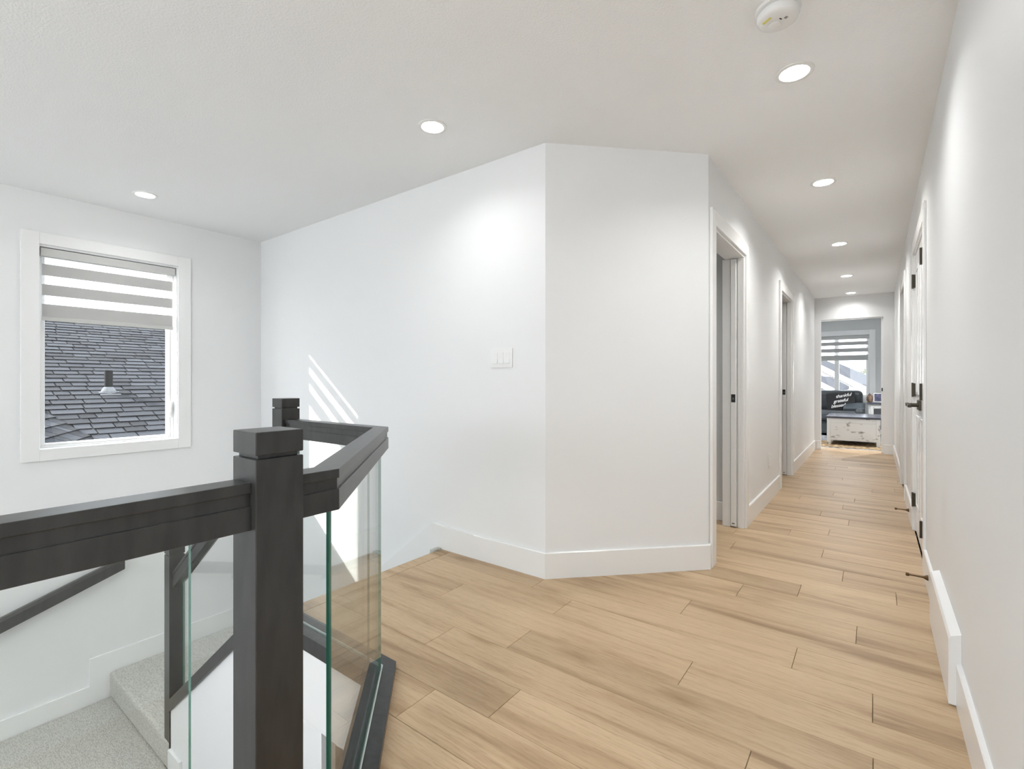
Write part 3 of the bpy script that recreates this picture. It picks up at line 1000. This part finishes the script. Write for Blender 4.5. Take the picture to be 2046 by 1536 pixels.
# small marks stand on the lower face, laid out in the detector's own turned frame
an = math.radians(-32)


def marks(name, lst, m):
    for (u, v, du, dv) in lst:
        mb = MB()
        c, s = math.cos(an), math.sin(an)
        q = [(u - du, v - dv), (u + du, v - dv), (u + du, v + dv), (u - du, v + dv)]
        q = [(sx + c * x - s * y, sy + s * x + c * y) for x, y in q]
        mb.prism(q, H - 0.0485, H - 0.0460).build(name, m, r)


marks('warning_label', [(-0.012, -0.040, 0.016, 0.0045)], M['yellow'])
marks('vent_slot', [(-0.015, -0.014 + 0.004 * k, 0.006, 0.0008) for k in range(3)] + [(0.026, 0.004 + 0.004 * k, 0.005, 0.0008) for k in range(3)], M['shadowgrey'])
marks('indicator', [(0.014, -0.004, 0.0014, 0.005)], M['pipe'])
MB().lathe([(0.020, -0.0475), (0.0195, -0.050), (0.016, -0.051)], (sx - 0.012, sy + 0.012, H), 24).build('test_button', M['plastic'], r, smooth=True)

# ------------------------------------------------------------------ end room: coffee table, sofa, pillows, side table
t = empty('coffee_table', (-0.3, 10.6, 0)); tag(t, 'distressed white trunk coffee table with a dark top in the end room', 'table')
ca, cb, cy0, cy1, cz = -0.675, 0.075, 10.13, 11.2, 0.49
B(ca - 0.015, cb + 0.02, cy0 - 0.02, cy1 + 0.02, cz - 0.03, cz).build('table_top', M['tabletop'], t, bevel=0.004)
for x in (ca, cb - 0.055):
    for y in (cy0, cy1 - 0.055):
        B(x, x + 0.055, y, y + 0.055, 0.0, cz - 0.03).build('leg', M['distress'], t, bevel=0.003)
B(ca + 0.012, cb - 0.012, cy0 + 0.012, cy1 - 0.012, 0.075, cz - 0.03).build('body', M['distress'], t)
B(ca + 0.055, cb - 0.055, cy0 + 0.004, cy0 + 0.012, cz - 0.105, cz - 0.035).build('rail', M['distress'], t, bevel=0.002)
B(ca + 0.055, cb - 0.055, cy0 + 0.006, cy0 + 0.012, 0.075, cz - 0.11).build('front_panel', M['distress'], t, bevel=0.002)

rg = B(-0.95, 0.5, 9.72, 10.75, -0.003, 0.0).build('area_rug', M['rug_brown']); tag(rg, 'brown mottled rug under the coffee table', 'rug')


def cushion(name, c, size, m, parent, rot=(0, 0, 0), puff=1.0):
    """pillow-like box: rounded superellipsoid"""
    bm = bmesh.new()
    bmesh.ops.create_cube(bm, size=2.0)
    bmesh.ops.subdivide_edges(bm, edges=bm.edges, cuts=9, use_grid_fill=True)
    for v in bm.verts:
        x, y, z = v.co
        e = 1 - 0.35 * puff * max(abs(x), abs(z)) ** 4
        px = x * (1 - 0.05 * (1 - z * z) * 0) ; pz = z
        l = (abs(x) ** 8 + abs(z) ** 8) ** (1 / 8) if (x or z) else 0
        v.co = Vector((px * size[0] / 2, y * size[1] / 2 * e * (1 - 0.25 * puff * l * l), pz * size[2] / 2))
    me = bpy.data.meshes.new(name); bm.to_mesh(me); bm.free()
    me.materials.append(m)
    me.polygons.foreach_set('use_smooth', [True] * len(me.polygons))
    o = bpy.data.objects.new(name, me); COL.objects.link(o)
    md = o.modifiers.new('b', 'SUBSURF'); md.levels = 1; md.render_levels = 1
    o.location = c; o.rotation_euler = rot
    if parent: put(o, parent)
    return o


def soft_box(name, x0, x1, y0, y1, z0, z1, m, parent, r=0.06):
    return B(x0, x1, y0, y1, z0, z1).build(name, m, parent, bevel=r, seg=5, smooth=True)


sf = empty('sofa', (-1.2, 12.3, 0)); tag(sf, 'dark grey leather sofa under the end room window', 'sofa')
soft_box('seat_base', -2.6, -0.24, 11.72, 12.75, 0.04, 0.30, M['leather'], sf, 0.03)
soft_box('seat_cushion', -1.42, -0.26, 11.66, 12.45, 0.29, 0.50, M['leather'], sf, 0.07)
soft_box('seat_cushion', -2.6, -1.43, 11.66, 12.45, 0.29, 0.50, M['leather'], sf, 0.07)
soft_box('back_cushion', -1.42, -0.20, 12.36, 12.80, 0.44, 0.91, M['leather'], sf, 0.1)
soft_box('back_cushion', -2.6, -1.43, 12.36, 12.80, 0.44, 0.91, M['leather'], sf, 0.1)
soft_box('arm', -0.32, -0.16, 11.68, 12.5, 0.1, 0.555, M['leather'], sf, 0.07)
for x in (-2.5, -0.3):
    for y in (11.8, 12.65):
        B(x - 0.03, x + 0.03, y - 0.03, y + 0.03, 0, 0.06).build('foot', M['black_metal'], sf)
pr_ = math.radians(-18)
pil = cushion('throw_pillow', (-0.565, 12.2, 0.665), (0.50, 0.15, 0.40), M['cushion_black'], None, (pr_, math.radians(-6), 0), 0.9)
tag(pil, 'black throw pillow printed with white script on the sofa', 'pillow')
for i, (tx, s) in enumerate((('thankful', 0.092), ('grateful', 0.092), ('blessed', 0.092))):
    fc = bpy.data.curves.new('lettering', 'FONT')
    fc.body = tx; fc.size = s; fc.shear = 0.4; fc.align_x = 'CENTER'; fc.extrude = 0.002; fc.space_character = 0.92; fc.offset = 0.0006
    fo = bpy.data.objects.new('lettering', fc); COL.objects.link(fo)
    dg = bpy.context.evaluated_depsgraph_get()
    me = bpy.data.meshes.new_from_object(fo.evaluated_get(dg))
    bpy.data.objects.remove(fo)
    me.materials.clear(); me.materials.append(M['text'])
    o = bpy.data.objects.new('lettering', me); COL.objects.link(o)
    o.parent = pil
    o.location = (0.055 - 0.055 * i, -0.079, 0.085 - 0.105 * i)
    o.rotation_euler = (math.radians(90), math.radians(-6), 0)
o = cushion('throw_pillow', (-0.34, 12.1, 0.57), (0.36, 0.13, 0.30), M['cushion_grey'], None, (math.radians(-68), 0, 0), 0.8)
tag(o, 'small grey blue pillow lying at the sofa arm', 'pillow')

t = empty('side_table', (0.15, 12.2, 0)); tag(t, 'distressed white side cabinet with a dark top beside the sofa', 'side table')
ta, tb_, ty0, ty1, tz = -0.10, 0.40, 11.95, 12.5, 0.675
B(ta - 0.03, tb_ + 0.03, ty0 - 0.03, ty1 + 0.02, tz - 0.03, tz).build('table_top', M['tabletop'], t, bevel=0.004)
B(ta, tb_, ty0 + 0.02, ty1, 0.06, tz - 0.03).build('body', M['distress'], t)
dr = MB(); ring(dr, ty0 + 0.004, ty0 + 0.02, ta + 0.03, tb_ - 0.02, 0.1, tz - 0.06, 0.05, axis='y')
dr = dr.build('door', M['distress'], t, bevel=0.002)
B(ta + 0.08, tb_ - 0.07, ty0 + 0.012, ty0 + 0.018, 0.15, tz - 0.12).build('panel', M['dark_panel'], dr)
for x in (ta, tb_ - 0.05):
    for y in (ty0 + 0.02, ty1 - 0.05):
        B(x, x + 0.05, y, y + 0.05, 0, 0.07).build('leg', M['distress'], t)
r = empty('ornament', (-0.08, 12.1, tz)); tag(r, 'brown marbled round ornament on the side cabinet', 'ornament')
MB().lathe([(0.018, 0), (0.036, 0.008), (0.052, 0.04), (0.056, 0.085), (0.05, 0.13), (0.034, 0.16), (0.012, 0.172)], (-0.082, 12.1, tz), 28).build('body', M['ornament'], r, smooth=True)
MB().lathe([(0.012, 0.170), (0.008, 0.175), (0.006, 0.186), (0.003, 0.19)], (-0.082, 12.1, tz), 12).build('stem', M['bronze'], r, smooth=True)
r = empty('photo_frame', (0.11, 12.08, tz)); tag(r, 'tilted white photo frame with a dark blue picture on the side cabinet', 'photo frame')
tl = 0.35


def tilt(o, piv, ang, rz=0.0):
    Mx = Matrix.Translation(piv) @ Matrix.Rotation(rz, 4, 'Z') @ Matrix.Rotation(ang, 4, 'X') @ Matrix.Translation(-piv)
    o.data.transform(Mx)


piv = Vector((0.11, 12.08, tz))
fm = ring(MB(), 12.075, 12.09, -0.02, 0.24, tz + 0.012, tz + 0.195, 0.012, axis='y').build('frame', M['plastic'], r); tilt(fm, piv, -tl)
pc = B(-0.01, 0.23, 12.08, 12.088, tz + 0.022, tz + 0.185).build('picture', M['picture'], r); tilt(pc, piv, -tl)
MB().prism([(12.085, tz), (12.155, tz), (12.145, tz + 0.12)], 0.09, 0.13, 'x').build('easel', M['plastic'], r)

# end room window
w = empty('window_2', (-1.2, YBW, 0.75)); struct(w, 'white framed window of the end room facing neighbour roofs', 'window')
a, b, zb, zt = WO2
ring(MB(), YBW - CT, YBW, a - 0.11, b + 0.11, zb - 0.11, zt + 0.11, 0.11, axis='y').build('casing', M['trim'], w, bevel=0.002)
mb = ring(MB(), YBW + 0.05, YBW + 0.12, a, b, zb, zt, 0.055, axis='y')
mxl, mxr = at_y(1667, 760, YBW + 0.05).x, at_y(1676.5, 760, YBW + 0.05).x
mb.box(mxl, mxr, YBW + 0.05, YBW + 0.12, zb + 0.05, zt - 0.05)
mb.build('frame', M['trim'], w, bevel=0.002)
B(a + 0.055, mxl, YBW + 0.08, YBW + 0.085, zb + 0.055, zt - 0.055).build('pane', M['pane'], w)
B(mxr, b - 0.055, YBW + 0.08, YBW + 0.085, zb + 0.055, zt - 0.055).build('pane', M['pane'], w)
bl = empty('zebra_blind', (-1.2, YBW + 0.02, zt)); tag(bl, 'half lowered striped roller blind in the end room window', 'blind')


def zz(y): return at_y(1735, y, YBW + 0.02).z


B(a + 0.01, b - 0.005, YBW + 0.002, YBW + 0.045, zz(676), zt - 0.004).build('headrail', M['headrail'], bl, bevel=0.003)
for (p, q) in ((681, 688), (694.5, 702), (708.5, 717)):
    B(a + 0.02, b - 0.02, YBW + 0.019, YBW + 0.021, zz(p), zz(q)).build('fabric_band', M['band'], bl)
for (p, q) in ((676, 681), (688, 694.5), (702, 708.5)):
    B(a + 0.02, b - 0.02, YBW + 0.0196, YBW + 0.0204, zz(p), zz(q)).build('sheer_band', M['sheer'], bl)
B(a + 0.02, b - 0.02, YBW + 0.012, YBW + 0.028, zz(719.2), zz(717)).build('bottom_rail', M['headrail'], bl)

# ------------------------------------------------------------------ neighbour's roof beyond the stairwell window
PT = 0.4
XE = -6.45
RZ0 = 1.105 - 0.1025 * 6.9


def rz(x): return RZ0 + PT * (-x - 6.9)


nrm = Vector((PT, 0, 1)).normalized()
P0 = Vector((XE, 0, rz(XE)))
up = Vector((-1, 0, PT)).normalized()
nb = empty('neighbour_house', (-8.5, 2.0, LOW)); tag(nb, 'neighbouring house with a dark grey shingled roof outside the window', 'house')
RL = 5.6
mb = MB()
e0, e1 = P0, P0 + up * RL
Y0r, Y1r = -3.5, 8.5
mb.hexa([(e0.x, Y0r, e0.z - 0.1), (e0.x, Y1r, e0.z - 0.1), (e1.x, Y1r, e1.z - 0.1), (e1.x, Y0r, e1.z - 0.1)],
        [(e0.x, Y0r, e0.z), (e0.x, Y1r, e0.z), (e1.x, Y1r, e1.z), (e1.x, Y0r, e1.z)])
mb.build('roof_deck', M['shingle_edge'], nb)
MB().prism([(XE - 0.35, LOW - 0.5), (XE - 0.35, rz(XE - 0.35) - 0.12), (e1.x, e1.z - 0.12), (e1.x - 4.1, rz(XE - 0.35) - 0.12), (e1.x - 4.1, LOW - 0.5)], Y0r + 0.3, Y1r - 0.3, 'y').build('house_wall', M['siding'], nb)
mb = MB().hexa([(e1.x, Y0r, e1.z - 0.1), (e1.x, Y1r, e1.z - 0.1), (e1.x - 4.4, Y1r, e1.z - 2.3), (e1.x - 4.4, Y0r, e1.z - 2.3)],
               [(e1.x, Y0r, e1.z), (e1.x, Y1r, e1.z), (e1.x - 4.4, Y1r, e1.z - 2.2), (e1.x - 4.4, Y0r, e1.z - 2.2)])
mb.build('roof_deck', M['shingle'], nb)
EXPO = 0.145


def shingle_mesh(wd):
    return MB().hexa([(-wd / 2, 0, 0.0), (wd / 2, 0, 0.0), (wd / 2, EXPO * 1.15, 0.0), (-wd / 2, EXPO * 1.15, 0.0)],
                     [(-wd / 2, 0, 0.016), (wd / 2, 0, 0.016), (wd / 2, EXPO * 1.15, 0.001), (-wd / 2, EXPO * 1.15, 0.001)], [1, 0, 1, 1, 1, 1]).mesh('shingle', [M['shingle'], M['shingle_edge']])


WD = [0.16, 0.21, 0.26, 0.31, 0.38]
SHM = [shingle_mesh(w_ - 0.014) for w_ in WD]
MXR = Matrix((Vector((0, 1, 0)), up, nrm)).transposed()     # local x -> +Y, y -> up slope
EUL = MXR.to_euler()
rest = MB()
cnt = 0
rows = int(RL / EXPO)
SHP = []
for k in range(rows):
    base = P0 + up * (k * EXPO)
    lo_y, hi_y = 0.150 * -base.x - 0.02, 0.335 * -base.x + 0.02
    yc = -3.4 + random.uniform(0, 0.2)
    while yc < 8.4:
        i = random.randrange(5)
        yl, yh = yc, yc + WD[i]
        yc = yh
        c = base + Vector((0, (yl + yh) / 2, 0))
        if yh > lo_y and yl < hi_y and rz(base.x) < 1.105 + 0.098 * -base.x and cnt < 255:
            o = bpy.data.objects.new('shingle', SHM[i]); COL.objects.link(o)
            o.location = c + nrm * random.uniform(0, 0.006); o.rotation_euler = EUL
            put(o, nb); cnt += 1
        else:
            tvs = [MXR @ v.co + c for v in SHM[i].vertices]
            rest.add(tvs, [tuple(p.vertices) for p in SHM[i].polygons], [p.material_index for p in SHM[i].polygons])
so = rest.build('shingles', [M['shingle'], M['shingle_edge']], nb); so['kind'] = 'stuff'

# lower wing roof meeting it in a valley
A = on_plane(78, 813, P0, nrm); Bv = on_plane(196, 880, P0, nrm)
ab = (Bv - A)
RD = Vector((0.906, -0.423, 0)).normalized()          # the wing's courses run level along this line
n2 = RD.cross(ab); n2 = n2 if n2.z > 0 else -n2
n2.normalize()
up2 = n2.cross(RD); up2 = up2 if up2.z > 0 else -up2
up2.normalize()
A2 = A + (A - Bv) * 0.8; B2 = Bv + ab * 0.25
MXR2 = Matrix((RD, up2, n2)).transposed()
if MXR2.determinant() < 0:
    MXR2 = Matrix((-RD, up2, n2)).transposed()
def wl(p): return min(2.6, (-5.5 - p.x) / RD.x)
wing = MB()
pl = [B2, B2 + RD * wl(B2), A2 + RD * wl(A2), A2]
wing.hexa([p - Vector((0, 0, 0.08)) for p in pl], pl)
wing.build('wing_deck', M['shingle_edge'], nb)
L2 = (A2 - B2).dot(up2)
wr = MB(); EUL2 = MXR2.to_euler(); c2 = 0
for k in range(int(L2 / EXPO) + 1):
    f = k * EXPO / L2
    s0 = B2.lerp(A2, f)
    x = random.uniform(0, 0.06)
    WL = wl(s0)
    while x < WL:
        i = random.randrange(5)
        c = s0 + RD * (x + WD[i] / 2)
        x += WD[i]
        if x > WL: break
        if f < 0.5 and x < 1.7:
            o = bpy.data.objects.new('shingle', SHM[i]); COL.objects.link(o)
            o.location = c; o.rotation_euler = EUL2; put(o, nb); c2 += 1
        else:
            wr.add([MXR2 @ v.co + c for v in SHM[i].vertices], [tuple(p.vertices) for p in SHM[i].polygons], [p.material_index for p in SHM[i].polygons])
if wr.v:
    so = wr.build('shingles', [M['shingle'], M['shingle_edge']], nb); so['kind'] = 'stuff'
# plumbing vent with flashing
vb = on_plane(217, 784, P0, nrm)
vp = MB().lathe([(0.045, -0.05), (0.045, 0.30)], (vb.x, vb.y, vb.z), 20).build('vent_pipe', M['pipe'], nb, smooth=True)
mb = MB().lathe([(0.095, -0.05), (0.082, 0.02), (0.06, 0.06), (0.047, 0.075)], (vb.x, vb.y, vb.z), 20)
q = [vb + nrm * 0.012 + Vector((0, sy_ * 0.11, 0)) + up * su for sy_, su in ((-1, -0.11), (1, -0.11), (1, 0.0), (-1, 0.0))]
mb.hexa([p - nrm * 0.01 for p in q], [p + nrm * 0.004 for p in q])
mb.build('flashing', M['flashing'], vp)

# ------------------------------------------------------------------ houses beyond the end room window


def Z(x, y):   # crop pixel -> photo pixel
    return (1630 + x / 9.6, 640 + y / 9.6)


def far_house(name, label, Yg, ridge, rake, wall_bottom, depth):
    """ridge: (left, apex, right-low) pixels of the rear roof slope; rake: white board pixels (left, right, width)"""
    h = empty(name, (at_y(*Z(*rake[0]), Yg).x + 4, Yg, LOW)); tag(h, label, 'house')
    L_, A_, R_ = [at_y(*Z(*p), Yg + depth) for p in ridge]
    a = at_y(*Z(*rake[0]), Yg); b = at_y(*Z(*rake[1]), Yg)
    hgt = rake[2]
    # roof slope facing us: from the rake line back up to ridge and hip
    Lx = L_ + Vector((-8, 0, 0)); ax = a + (a - b).normalized() * 8
    q = [ax + Vector((0, 0.05, 0)), b + Vector((0, 0.05, 0)), R_, A_, Lx]
    mb = MB().hexa([p - Vector((0, 0, 0.15)) for p in q], q)
    mb.build('roof', M['roof_far'], h)
    # wall below the rake
    wb = wall_bottom
    MB().prism([(ax.x, ax.z - 0.1), (b.x, b.z - 0.1), (b.x, wb), (ax.x, wb)], Yg + 0.35, Yg + 0.5, 'y').build('gable_wall', M['siding'], h)
    for kz in range(14):
        zc = b.z - 0.2 + kz * 0.2
        t_ = (zc - ax.z) / (b.z - ax.z)
        xr = ax.x + t_ * (b.x - ax.x) - 0.3
        if xr > ax.x + 0.3:
            MB().box(ax.x, xr, Yg + 0.32, Yg + 0.36, zc - 0.12, zc + 0.06).build('siding_board', M['siding'], h)
    d_ = Vector((0, 0, hgt))
    MB().hexa([ax - d_, b - d_, b - d_ + Vector((0, 0.4, 0)), ax - d_ + Vector((0, 0.4, 0))], [ax + d_ * 0.3, b + d_ * 0.3, b + d_ * 0.3 + Vector((0, 0.4, 0)), ax + d_ * 0.3 + Vector((0, 0.4, 0))]).build('rake_board', M['fascia'], h)
    return h


far_house('far_house', 'farther house with a white rake board and grey roof, seen through the end room window', 34.0,
          [(95, 828), (455, 828), (1010, 1062)], [(95, 880), (1000, 1318), 0.26], LOW, 4.0)
far_house('near_house', 'nearer garage roof with a white rake board low in the end room window', 28.0,
          [(95, 1078), (280, 1075), (640, 1262)], [(95, 1205), (420, 1372), 0.2], LOW, 3.0)
t = empty('garden_tree', (*at_y(*Z(905, 985), 46).xy, LOW)); tag(t, 'small tree top above the far roof', 'tree')
bm = bmesh.new()
tc_ = at_y(*Z(905, 990), 46)
for i in range(160):
    u = Vector((random.gauss(0, 1), random.gauss(0, 1), random.gauss(0, 1))).normalized() * random.uniform(0.3, 1.0)
    c = tc_ + Vector((u.x * 0.42, u.y * 0.42, u.z * 0.34 - 0.05))
    s = 0.09
    d1 = Vector((random.gauss(0, 1), random.gauss(0, 1), random.gauss(0, 1))).normalized() * s
    d2_ = Vector((random.gauss(0, 1), random.gauss(0, 1), random.gauss(0, 1))).normalized() * s
    bm.faces.new([bm.verts.new(c), bm.verts.new(c + d1), bm.verts.new(c + d1 + d2_), bm.verts.new(c + d2_)])
me = bpy.data.meshes.new('foliage'); bm.to_mesh(me); bm.free(); me.materials.append(M['leaf'])
o = bpy.data.objects.new('foliage', me); COL.objects.link(o); put(o, t)
MB().lathe([(0.08, LOW), (0.04, tc_.z)], (tc_.x, tc_.y, 0), 8).build('trunk', M['bark'], t)

gr = B(-60, 60, -60, 90, LOW - 0.7, LOW - 0.55).build('ground', M['grass']); tag(gr, 'pale concrete paving around the houses', 'ground', kind='structure')
print('shingles', cnt, c2, 'valley', A, Bv, 'n2', n2)
